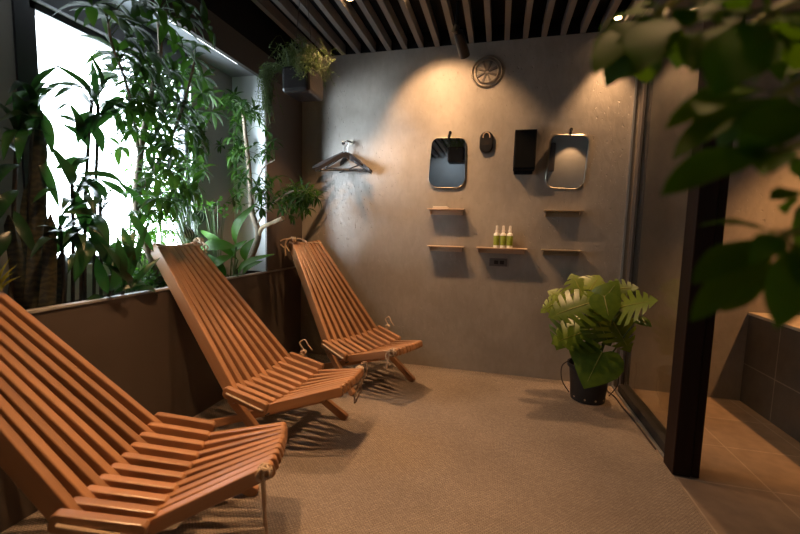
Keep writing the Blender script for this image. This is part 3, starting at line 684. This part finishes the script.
# ------------------------------------------------------------------ potted monstera
HEART = [(0, 0.02, 0.0), (.1, -.12, .28), (.2, -.15, .56), (.33, -.03, .86), (.48, .2, 1.0), (.62, .43, .90), (.76, .64, .64), (.88, .83, .33), (1, 1.0, 0.0)]
def heart(t):
    t = max(0, min(1, t))
    for (a, s0, q0), (b, s1, q1) in zip(HEART, HEART[1:]):
        if t <= b: k = (t - a) / (b - a); return s0 + (s1 - s0) * k, q0 + (q1 - q0) * k
def monstera_leaf(mb, base, tip, nrm, w, slots=5, droop=.12, seed=0):
    """heart-shaped blade with cut lobes"""
    rd = random.Random(seed); base = V(base); tip = V(tip); ax = tip - base; ln = ax.length; ax /= ln
    side = ax.cross(V(nrm)).normalized(); up = side.cross(ax).normalized()
    def P(s, q):   # s along, q across (-1..1 half width)
        z = -abs(q) ** 1.6 * droop * ln * 1.1 - (s ** 2) * droop * ln + 0.05 * ln * abs(q)
        return base + ax * (s * ln) + side * (q * w / 2) + up * z
    nf = 7
    # margin: angle fan from the base point
    for sg in (-1, 1):
        K = nf if slots else 1
        bounds = [i / nf for i in range(nf + 1)]
        for j in range(nf):
            t0, t1 = bounds[j], bounds[j + 1]
            gap = 0.0 if (not slots or j == 0 or j == nf - 1 or rd.random() > slots / 6) else .5
            m_ = 6; rows = []
            for a in range(4):        # across the finger
                t = t0 + (t1 - t0) * a / 3
                row = []
                for b_ in range(m_ + 1):
                    q = b_ / m_
                    tt = t
                    if gap and q > .3: mid = (t0 + t1) / 2; tt = mid + (t - mid) * (1 - gap * min(1, (q - .3) / .25))
                    s0 = t * .93                                # foot on the midrib
                    sx, qx = heart(tt)
                    row.append(P(s0 + (sx - s0) * q, sg * qx * q))
                rows.append(row)
            o = len(mb.v)
            for row in rows: mb.v += row
            for a in range(3):
                for b_ in range(m_):
                    i0 = o + a * (m_ + 1) + b_; f = (i0, i0 + 1, i0 + m_ + 2, i0 + m_ + 1); mb.f.append(f if sg > 0 else f[::-1])
mo = thing('potted_monstera', 'split-leaf monstera in a black nursery pot by the glass screen', 'plant', (.622, 2.78, 0))
MB().lathe([(.095, 0), (.105, .004), (.125, .22), (.138, .222), (.138, .245), (.128, .245), (.122, .20), (.0, .20)], (.622, 2.78, 0), 32).build('pot', M['pot'], mo)
MB().lathe([(.02, .201), (.121, .201), (.10, .212), (.02, .215)], (.622, 2.78, 0), 24).build('soil', M['soil'], mo)
hd = MB()
hd.tube(smooth_path([aty(569, 392, 2.74), aty(562, 380, 2.72), aty(562, 366, 2.72), aty(570, 360, 2.76)], 6), .0035, 6)
hd.build('wire_handle', M['cable'], mo); hd = MB()
hd.tube(smooth_path([aty(609, 396, 2.74), aty(618, 384, 2.72), aty(617, 368, 2.72), aty(609, 362, 2.76)], 6), .0035, 6)
hd.build('wire_handle', M['cable'], mo)
ht = MB()
for a in (-150, -110, -75, -40): ht.tube([(.622 + math.cos(R(a)) * .104, 2.78 + math.sin(R(a)) * .104, .03), (.622 + math.cos(R(a)) * .1085, 2.78 + math.sin(R(a)) * .1085, .03)], .006, 10)
ht.build('drain_hole', M['cut'], mo)
MLV = [  # base px, tip px, y of base, y of tip, width px, slots
    ((590, 303), (549, 315), 2.62, 2.50, 42, 6), ((618, 308), (656, 298), 2.60, 2.46, 38, 6), ((602, 352), (584, 388), 2.58, 2.47, 42, 0),
    ((590, 330), (552, 342), 2.66, 2.56, 40, 4), ((585, 300), (572, 272), 2.80, 2.90, 36, 5), ((600, 305), (618, 280), 2.68, 2.66, 26, 3),
    ((604, 296), (610, 320), 2.60, 2.50, 26, 0), ((612, 320), (632, 352), 2.66, 2.60, 38, 4), ((560, 300), (540, 312), 2.72, 2.68, 18, 3),
    ((638, 318), (652, 326), 2.56, 2.48, 12, 0), ((596, 318), (612, 346), 2.66, 2.60, 36, 3), ((572, 318), (556, 350), 2.72, 2.66, 34, 4),
    ((608, 290), (638, 286), 2.74, 2.66, 26, 4), ((590, 290), (600, 274), 2.84, 2.92, 30, 4), ((566, 300), (548, 290), 2.82, 2.84, 24, 4),
    ((584, 345), (574, 362), 2.66, 2.60, 24, 0), ((600, 298), (590, 322), 2.64, 2.56, 34, 3)]
mp_ = MB()
for i, (b_, tp, yb, yt, wpx, sl_) in enumerate(MLV):
    Bq = aty(*b_, yb); Tq = aty(*tp, yt); wm = wpx * yb / FPX * 1.05
    lf = MB(); hz = V((0, -.62, .78)) if Bq.z < .45 else V((0.05 * math.sin(i * 5), -.75, .75))
    monstera_leaf(lf, Bq, Tq, hz, wm, sl_, .10, i)
    lo_ = lf.build('leaf', M['monstera'], mo)
    bm = bmesh.new(); bm.from_mesh(lo_.data); bmesh.ops.remove_doubles(bm, verts=bm.verts, dist=.0006); bm.to_mesh(lo_.data); bm.free()
    if 'sharp_edge' in lo_.data.attributes: lo_.data.attributes.remove(lo_.data.attributes['sharp_edge'])
    rb_ = MB(); ax_ = Tq - Bq; up_ = ax_.cross(V(hz)).normalized().cross(ax_).normalized(); l_ = ax_.length
    rb_.tube([Bq + ax_ * t - up_ * (t * t * .10 * l_) + up_ * .0015 for t in (0, .2, .4, .6, .8)], [.0032, .003, .0025, .002, .0012], 5).build('midrib', M['petiole'], lo_, world=True, label='pale green midrib')
    g = V((.622 + (Bq.x - .622) * .18, 2.78 + .3 * (Bq.y - 2.78), .20)); md = g.lerp(Bq, .55) + V(((Bq.x - .622) * .15, 0, .06))
    mp_.tube(smooth_path([g, md, Bq + V((0, .004, .0))], 6), [.0055] * 7 + [.004] * 6, 6)
mp_.build('leaf_stalk', M['stem'], mo)
cb = MB().tube(smooth_path([(.80, 3.04, .006), (.79, 2.95, .006), (.812, 2.85, .006), (.815, 2.7, .006), (.826, 2.5, .006), (.832, 2.2, .006)], 8), .004, 6)
cb.tube(smooth_path([(.80, 3.04, .006), (.80, 3.06, .05), (.79, 3.065, .14), (.80, 3.065, .2)], 6), .004, 6)
tag(cb.build('power_cable', M['cable'], None, loc=(.80, 3.0, 0)), 'thin dark cable running on carpet edge beside the steel strip', 'cable')

# ------------------------------------------------------------------ plants in the window planter
SOIL = .735
def palm_leaf(mb, c, axis, n, ln, w, rd, droop=.45):
    """rosette of leaflets around c: axis = the way the petiole points"""
    _, a, b_ = frame_of(V(axis)); ax = V(axis).normalized()
    for k in range(n):
        t = 2 * math.pi * (k + rd.uniform(-.2, .2)) / n; l_ = ln * rd.uniform(.75, 1.1)
        d = (a * math.cos(t) + b_ * math.sin(t) + ax * .25); d.z -= droop * rd.uniform(.6, 1.3); d.normalize()
        mb.leaf(c, V(c) + d * l_, w * rd.uniform(.85, 1.15), V((0, 0, 1)) + ax * .3, bow=.12, n=4)
def rosettes(foliage, stems, trunk_pts, centres, rd, n=(6, 8), ln=.12, w=.03, sr=.0022, droop=.45):
    for c in centres:
        c = V(c); t = min(trunk_pts, key=lambda p: (p - c).length + 0.9 * max(0, p.z - c.z + .02))
        mid = t.lerp(c, .5) + V((0, 0, .04)); stems.tube(smooth_path([t, mid, c], 3), sr, 4, cap=False)
        ax = (c - t); ax.z += .03
        if ax.length < .01: ax = V((0, 0, 1))
        palm_leaf(foliage, c, ax.normalized(), rd.randint(*n), ln * rd.uniform(.8, 1.15), w, rd, droop)

# big umbrella tree in the middle of the window
rd = random.Random(11)
ut = thing('umbrella_tree', 'tall umbrella tree with dense drooping crown before the window', 'plant', (-1.77, 1.72, SOIL))
tk = smooth_path([V((-1.82, 1.80, SOIL)), atx(138, 220, -1.81), atx(140, 160, -1.76), atx(150, 100, -1.70), atx(160, 55, -1.60), atx(158, 20, -1.52)], 6)
tm = MB().tube(tk, [.020 - .012 * i / (len(tk) - 1) for i in range(len(tk))], 10)
tk2 = smooth_path([tk[8], atx(165, 150, -1.66), atx(182, 110, -1.58), atx(195, 60, -1.52)], 5); tm.tube(tk2, [.010 - .005 * i / (len(tk2) - 1) for i in range(len(tk2))], 8)
tk3 = smooth_path([tk[12], atx(128, 90, -1.66), atx(112, 45, -1.56), atx(108, 22, -1.50)], 5); tm.tube(tk3, [.008 - .004 * i / (len(tk3) - 1) for i in range(len(tk3))], 8)
tm.build('trunk', M['bark'], ut)
fo = MB(); stt = MB(); allp = tk[6:] + tk2 + tk3
ctr = [atx(107, 16, -1.5), atx(92, 6, -1.45), atx(128, 38, -1.5), atx(160, 8, -1.42), atx(186, 18, -1.38), atx(204, 26, -1.36), atx(150, 52, -1.52), atx(176, 44, -1.5), atx(124, 62, -1.6), atx(134, 26, -1.5),
       atx(118, 52, -1.62), atx(140, 2, -1.45), atx(176, 2, -1.4), atx(196, 46, -1.5), atx(112, 72, -1.68), atx(168, 24, -1.46)]
rosettes(fo, stt, allp, ctr, rd, (7, 9), .125, .036)
c2 = []
while len(c2) < 108:
    px = rd.gauss(168, 26); py = rd.uniform(58, 215)
    if 118 < px < 212 and not (px < 140 and py > 150) and not (px > 195 and py > 190): c2.append(atx(px, py, rd.uniform(-1.78, -1.52)))
rosettes(fo, stt, allp, c2, rd, (6, 8), .10, .028, .0018, .7)
fo.build('foliage', M['mid_leaf'], ut); stt.build('leaf_stalk', M['stem'], ut)

# second umbrella tree at the pillar
rd = random.Random(23)
u2 = thing('umbrella_tree', 'slender umbrella tree with a pale sawn side branch beside the pillar', 'plant', (-1.80, 2.42, SOIL))
def py_(px, py, y): return aty(px, py, y)
tk = smooth_path([V((-1.76, 2.40, SOIL)), aty(258, 238, 2.38), aty(252, 212, 2.36), aty(250, 180, 2.34), aty(246, 140, 2.32), aty(243, 112, 2.28)], 6)
tm = MB().tube(tk, [.024 - .014 * i / (len(tk) - 1) for i in range(len(tk))], 10); 
tm.build('trunk', M['bark'], u2)
MB().tube(smooth_path([tk[6], aty(262, 228, 2.36), aty(272, 223, 2.32), aty(283, 218, 2.26)], 5), [.014] * 16, 8).build('sawn_branch', M['cut'], u2, label='pale sawn-off branch')
br = smooth_path([tk[9], aty(272, 205, 2.32), aty(290, 192, 2.30), aty(306, 192, 2.34)], 5); br2 = smooth_path([tk[14], aty(262, 170, 2.3), aty(275, 160, 2.3)], 4)
MB().tube(br, .006, 6).tube(br2, .005, 6).build('branch', M['bark'], u2)
fo = MB(); stt = MB(); c2 = []
for px, py, n_, sx, sy in ((246, 112, 14, 15, 13), (236, 150, 10, 12, 12), (262, 150, 8, 8, 14), (240, 185, 8, 9, 14), (266, 190, 14, 12, 14), (292, 200, 26, 15, 13), (232, 100, 6, 8, 6), (308, 196, 8, 6, 10)):
    for i in range(n_): c2.append(aty(px + rd.gauss(0, sx * .6), py + rd.gauss(0, sy * .6), rd.uniform(2.16, 2.44) if px < 280 else rd.uniform(2.25, 2.6)))
c2 = [c for c in c2 if not (c.y > 2.46 and c.x < -1.60)]
rosettes(fo, stt, tk[8:] + br + br2, c2, rd, (6, 8), .085, .020, .0016, .5)
fo.build('foliage', M['mid_leaf'], u2); stt.build('leaf_stalk', M['stem'], u2)

# snake plants
def snake(label, blades, loc):
    t = thing('snake_plant', label, 'plant', loc)
    for (bx, by, tx, ty, w_, x) in blades:
        A = atx(bx, by, x); A.z = SOIL; T_ = atx(tx, ty, x)
        mb = MB(); n = 10; side = V((.25, 1, 0)).normalized(); nn = V((1, -.25, 0)).normalized(); ln = (T_ - A).length
        for i in range(n + 1):
            s = i / n; c = A.lerp(T_, s) + nn * .012 * math.sin(s * 3); ww = w_ / 2 * (1 - .35 * s) * (1 if s < .85 else max(0.05, math.cos((s - .85) / .15 * 1.5)))
            for j, d in ((-1, .0), (-.4, .008), (.4, .008), (1, 0), (.4, -.006), (-.4, -.006)): mb.v.append(c + side * ww * j + nn * (d * 1.3))
        for i in range(n):
            for k in range(6): q = (k + 1) % 6; mb.f.append((i * 6 + k, i * 6 + q, i * 6 + 6 + q, i * 6 + 6 + k))
        mb.f.append(tuple(n * 6 + k for k in range(6)))
        mb.build('leaf_blade', M['snake'], t)
snake('tall snake plant with brown banded blades at the near end of planter', [(32, 308, 41, 110, .062, -1.74), (46, 306, 50, 214, .058, -1.71), (24, 312, 8, 215, .06, -1.78), (58, 304, 62, 250, .05, -1.76), (14, 316, 30, 180, .06, -1.80)], (-1.74, 1.1, SOIL))

# broad-leaved dracaena: leaves by base and tip
def broad(label, name, stems, leaves, x, mname, loc, seed=1, sr=.007, bow=.16, crown=0):
    rd = random.Random(seed); t = thing(name, label, 'plant', loc)
    mb = MB()
    for st_ in stems:
        pts = [atx(a, b_, x + rd.uniform(-.02, .02)) for a, b_ in st_]; pts[0].z = SOIL - .01
        mb.tube(smooth_path(pts, 5), sr, 8)
    mb.build('stem', M['dark_bark'] if mname == 'dark_leaf' else M['stem'], t)
    lf = MB()
    for i, (bx, by, tx, ty, w_) in enumerate(leaves):
        A = atx(bx, by, x + .01); T_ = atx(tx, ty, x + rd.uniform(-.04, .10))
        T_ = A + (T_ - A) * 1.18
        nn = V((.8, -.5 + rd.uniform(-.4, .4), rd.uniform(.3, .9)))
        lf.leaf(A, T_, w_ * A.y / FPX * .92, nn, bow=bow * rd.uniform(.5, 1.8), fold=.22, n=8, peak=.45, wav=.03)
    for st_ in (stems if crown else []):
        P_ = atx(*st_[-1], x)
        for k in range(crown):
            a = rd.uniform(0, 6.28); l_ = rd.uniform(.13, .24); zz = rd.uniform(-.45, .75)
            A = P_ - V((0, 0, rd.uniform(0, .10))); T_ = A + V((abs(math.cos(a)) * .7 * l_, math.sin(a) * l_, zz * l_))
            lf.leaf(A, T_, rd.uniform(.026, .042), V((.2, 0, 1)), bow=.28, fold=.2, n=8, peak=.45, wav=.03)
    lf.build('leaves', M[mname], t); return t
broad('dark broad-leaved dracaena canes rising before the bright window', 'dracaena', [[(84, 292), (85, 210), (88, 150), (92, 98)], [(93, 290), (95, 210), (97, 150), (98, 104)], [(72, 296), (73, 230), (72, 185)], [(100, 292), (101, 250), (100, 196)], [(80, 294), (81, 270), (78, 236)], [(112, 292), (112, 270), (110, 246)], [(64, 298), (63, 260), (60, 226)]],
      [(90, 100, 58, 69, 9), (94, 104, 55, 88, 10), (97, 96, 89, 58, 9), (102, 100, 154, 124, 17), (104, 100, 114, 130, 15), (96, 102, 92, 66, 8), (78, 140, 70, 108, 12), (84, 142, 100, 116, 12), (76, 175, 97, 208, 24), (78, 174, 118, 184, 10),
       (96, 218, 66, 214, 11), (98, 214, 104, 256, 22), (90, 150, 66, 128, 12), (88, 160, 60, 168, 12), (94, 130, 118, 112, 12), (72, 185, 52, 150, 14), (74, 190, 88, 228, 18), (80, 226, 60, 250, 18), (86, 236, 108, 268, 14),
       (84, 118, 100, 148, 16), (80, 132, 60, 118, 12), (96, 240, 78, 276, 20), (100, 180, 124, 196, 10), (92, 112, 80, 140, 14), (98, 116, 124, 104, 10)], -1.72, 'dark_leaf', (-1.73, 1.35, SOIL), 3, crown=9)
broad('leafy dark dracaena beside the snake plant at the frame edge', 'dracaena', [[(30, 300), (30, 200), (34, 98)], [(10, 310), (14, 200), (18, 130)]],
      [(30, 94, 55, 70, 10), (32, 92, 9, 104, 10), (36, 102, 24, 134, 20), (34, 122, 4, 122, 10), (40, 110, 50, 148, 14), (22, 160, 0, 142, 9), (20, 165, -4, 190, 16), (18, 190, 2, 215, 16), (34, 104, 50, 92, 9), (36, 150, 56, 200, 12),
       (20, 130, 6, 156, 12), (12, 230, -8, 262, 18), (14, 210, 34, 250, 14), (28, 128, 20, 160, 12), (32, 95, 44, 84, 8)], -1.76, 'dark_leaf', (-1.78, 1.05, SOIL), 4, crown=8)
broad('glossy peace-lily-like plant with long dark leaves at the planter edge', 'leafy_plant', [[(108, 294), (110, 275)], [(122, 292), (124, 262)]],
      [(110, 292, 116, 244, 19), (122, 290, 104, 250, 16), (122, 290, 134, 236, 12), (116, 180, 142, 214, 10), (128, 212, 150, 246, 12), (122, 226, 134, 262, 12), (118, 290, 152, 300, 10), (104, 296, 84, 306, 12), (112, 294, 142, 288, 12), (126, 288, 146, 230, 9),
       (108, 294, 98, 262, 14), (100, 298, 120, 306, 9), (130, 290, 108, 268, 12), (128, 290, 156, 262, 9)], -1.69, 'dark_leaf', (-1.70, 1.62, SOIL), 5)
# thin upright canes
rd = random.Random(31); bb = thing('bamboo_clump', 'clump of thin upright green canes with small leaves by the window', 'plant', (-1.76, 1.8, SOIL))
st_ = MB(); lf = MB()
for i in range(15):
    bx = rd.uniform(126, 166); A = atx(bx, 284, -1.83 + rd.uniform(-.03, .03)); A.z = SOIL; T_ = atx(bx + rd.uniform(-10, 14), rd.uniform(140, 210), -1.83 + rd.uniform(-.03, .03))
    pts = smooth_path([A, A.lerp(T_, .5) + V((0, rd.uniform(-.02, .02), 0)), T_], 5); st_.tube(pts, .0028, 5)
    for k in range(22):
        q = pts[rd.randrange(2, len(pts))]; d = V((rd.uniform(-.5, 1), rd.uniform(-1, 1), rd.uniform(-.7, .7))).normalized() * rd.uniform(.03, .07); lf.leaf(q, q + d, .013, V((.6, -.4, .8)), n=4)
st_.build('cane', M['stem'], bb); lf.build('leaves', M['bright_leaf'], bb)
rd = random.Random(37)
def bush(label, name, px, py, sx, sy, x, num, ln, w_, mname, loc, base=(0, 0)):
    t = thing(name, label, 'plant', loc); st_ = MB(); lf = MB(); root_ = V(loc)
    for i in range(num):
        q = atx(px + rd.gauss(0, sx), py + rd.gauss(0, sy), x + rd.uniform(-.06, .06)); q.z = max(q.z, SOIL + .02)
        if q.x < -1.89: q.x = -1.88
        if i % 3 == 0: st_.tube(smooth_path([root_, root_.lerp(q, .6) + V((0, 0, .02)), q], 4), .0018, 4)
        d = V((rd.uniform(-.6, 1), rd.uniform(-1, 1), rd.uniform(-.5, .6))).normalized() * ln * rd.uniform(.7, 1.2); lf.leaf(q, q + d, w_, V((.6, -.5, .8)), n=4)
    st_.build('stem', M['stem'], t); lf.build('leaves', M[mname], t)
bush('fresh bright green fine-leaved shrub behind the middle chair top', 'shrub', 172, 190, 12, 16, -1.83, 260, .035, .012, 'bright_leaf', (-1.83, 2.08, SOIL))
bush('low bright green shrub on the soil below the window', 'shrub', 152, 281, 10, 5, -1.82, 130, .035, .016, 'bright_leaf', (-1.82, 1.92, SOIL))
bush('small seedling plant with rounded leaves against the grey wall', 'seedling', 212, 206, 9, 5, -1.82, 34, .04, .020, 'bright_leaf', (-1.83, 2.26, SOIL))
# striped calathea
ca = thing('striped_calathea', 'dark leafy plant with white-striped curled leaves behind the middle chair', 'plant', (-1.84, 2.2, SOIL))
lf = MB(); st_ = MB()
for (bx, by, tx, ty, w_) in ((196, 226, 202, 210, 15), (190, 240, 184, 222, 11), (200, 236, 192, 248, 11)):
    A = atx(bx, by, -1.84); lf.leaf(A, atx(tx, ty, -1.82), w_ * A.y / FPX, V((.7, -.7, .3)), bow=.3, fold=.2, n=7, peak=.5); st_.tube([A, V((-1.84, 2.2, SOIL))], .003, 5)
lf.build('leaves', M['striped'], ca); st_.build('stem', M['stem'], ca)
# bird-of-paradise-like plant
bp = thing('strelitzia', 'bird-of-paradise plant with wide shiny leaves between middle chair and pillar', 'plant', (-1.73, 2.28, SOIL))
lf = MB(); st_ = MB()
for (bx, by, tx, ty, w_, yy) in ((236, 246, 256, 206, 13, 2.26), (236, 247, 202, 250, 17, 2.2), (238, 260, 202, 232, 11, 2.25), (238, 276, 272, 256, 9, 2.2), (246, 262, 254, 240, 14, 2.3), (232, 262, 246, 242, 13, 2.3), (226, 276, 210, 256, 14, 2.25), (244, 276, 262, 262, 10, 2.3), (232, 256, 214, 268, 12, 2.18)):
    A = aty(bx, by, yy); T_ = aty(tx, ty, yy - .05); lf.leaf(A, A + (T_ - A) * 1.1, w_ * yy / FPX * .85, V((.3, -.9, .5)), bow=.22, fold=.25, n=8, peak=.45)
    G = V((-1.74 + rd.uniform(-.02, .02), 2.28, SOIL)); st_.tube(smooth_path([G, G.lerp(A, .5) + V((0, 0, .02)), A], 4), .0045, 6)
lf.build('leaves', M['bright_leaf'], bp); st_.build('leaf_stalk', M['stem'], bp)
# yellow spiky leaves near the frame edge
ys = thing('spider_plant', 'yellowish thin spiky leaves behind the nearest chair', 'plant', (-1.68, 1.0, SOIL)); lf = MB()
for (tx, ty) in ((18, 264), (14, 272), (-4, 262), (4, 268), (10, 258), (22, 276), (2, 280), (-8, 274)): lf.leaf(atx(0, 292, -1.66), atx(tx, ty, -1.62), .010, V((.6, -.5, .8)), bow=.2, n=6, peak=.3)
lf.build('leaves', leaf_mat('yellow_leaf', (.16, .14, .02), (.22, .2, .03)), ys)

# ------------------------------------------------------------------ near plant at the camera's right hand
fp = thing('umbrella_plant', 'blurred leafy plant close to the camera reaching in from the side', 'plant', (.62, .36, 0))
MB().lathe([(.12, 0), (.13, .005), (.165, .30), (.175, .30), (.175, .32), (.16, .32), (.15, .27), (.02, .27)], (.62, .36, 0), 28).build('pot', M['pot'], fp)
MB().lathe([(.02, .271), (.148, .271), (.1, .28), (.02, .285)], (.62, .36, 0), 20).build('soil', M['soil'], fp)
trk = smooth_path([V((.62, .36, .27)), V((.60, .34, .7)), V((.62, .36, 1.1)), V((.60, .38, 1.42)), V((.52, .40, 1.62))], 6)
MB().tube(trk, [.013 - .007 * i / (len(trk) - 1) for i in range(len(trk))], 10).build('trunk', M['stem'], fp)
FG = [  # rosette: centre px, distance, [tip px, width px]
    ((668, 8), .46, [((592, 60), 34), ((606, 88), 30), ((622, 80), 34), ((640, 72), 34), ((655, 62), 32), ((600, 28), 24), ((632, 8), 20), ((700, -20), 30)]),
    ((655, 16), .50, [((594, 76), 26), ((614, 60), 24), ((646, 84), 26), ((676, 70), 26), ((612, 20), 18)]),
    ((700, 2), .42, [((640, -14), 30), ((690, 28), 30), ((728, 14), 36), ((672, -24), 30)]),
    ((772, 10), .40, [((690, 72), 40), ((712, 96), 44), ((752, 84), 44), ((796, 70), 46), ((726, 24), 32), ((838, 40), 44), ((742, -20), 30)]),
    ((790, 86), .44, [((664, 130), 26), ((672, 160), 26), ((718, 148), 32), ((760, 152), 38), ((812, 150), 34), ((800, 60), 30), ((748, 60), 30)]),
    ((786, 148), .43, [((660, 196), 30), ((700, 176), 28), ((762, 176), 24), ((812, 190), 34), ((738, 150), 26)]),
    ((786, 232), .41, [((698, 226), 20), ((692, 284), 34), ((690, 322), 30), ((776, 330), 36), ((722, 312), 30), ((750, 262), 26), ((820, 300), 36), ((830, 250), 30)]),
    ((742, 30), .47, [((684, 66), 40), ((700, 20), 34), ((770, 60), 40), ((730, 80), 36), ((716, -12), 34), ((790, 30), 36)]),
    ((806, 190), .44, [((796, 250), 26), ((840, 220), 30), ((786, 214), 22), ((770, 200), 16)]),
]
lf = MB(); pt = MB(); rd = random.Random(5)
for (cx, cy_c), dist, tips in FG:
    c = atd(cx, cy_c, dist)
    t = min(trk[10:], key=lambda p: (p - c).length)
    pt.tube(smooth_path([t, t.lerp(c, .5) + V((0, 0, .03)), c], 5), .0036, 6)
    for (tx, ty), w_ in tips:
        T_ = atd(tx, ty, dist + rd.uniform(-.05, .07)); A = c.lerp(T_, .16)
        pt.tube([c, A], .0016, 5)
        nn = V((rd.uniform(-.25, .25), -.55, .8))
        lf.leaf(A, T_, w_ * dist / FPX * (1.0 if cy_c > 225 else 1.34), nn, bow=.10, fold=.16, n=10, peak=.58, wav=.03)
lf.build('leaves', M['fg_leaf'], fp); pt.build('leaf_stalk', M['petiole'], fp)
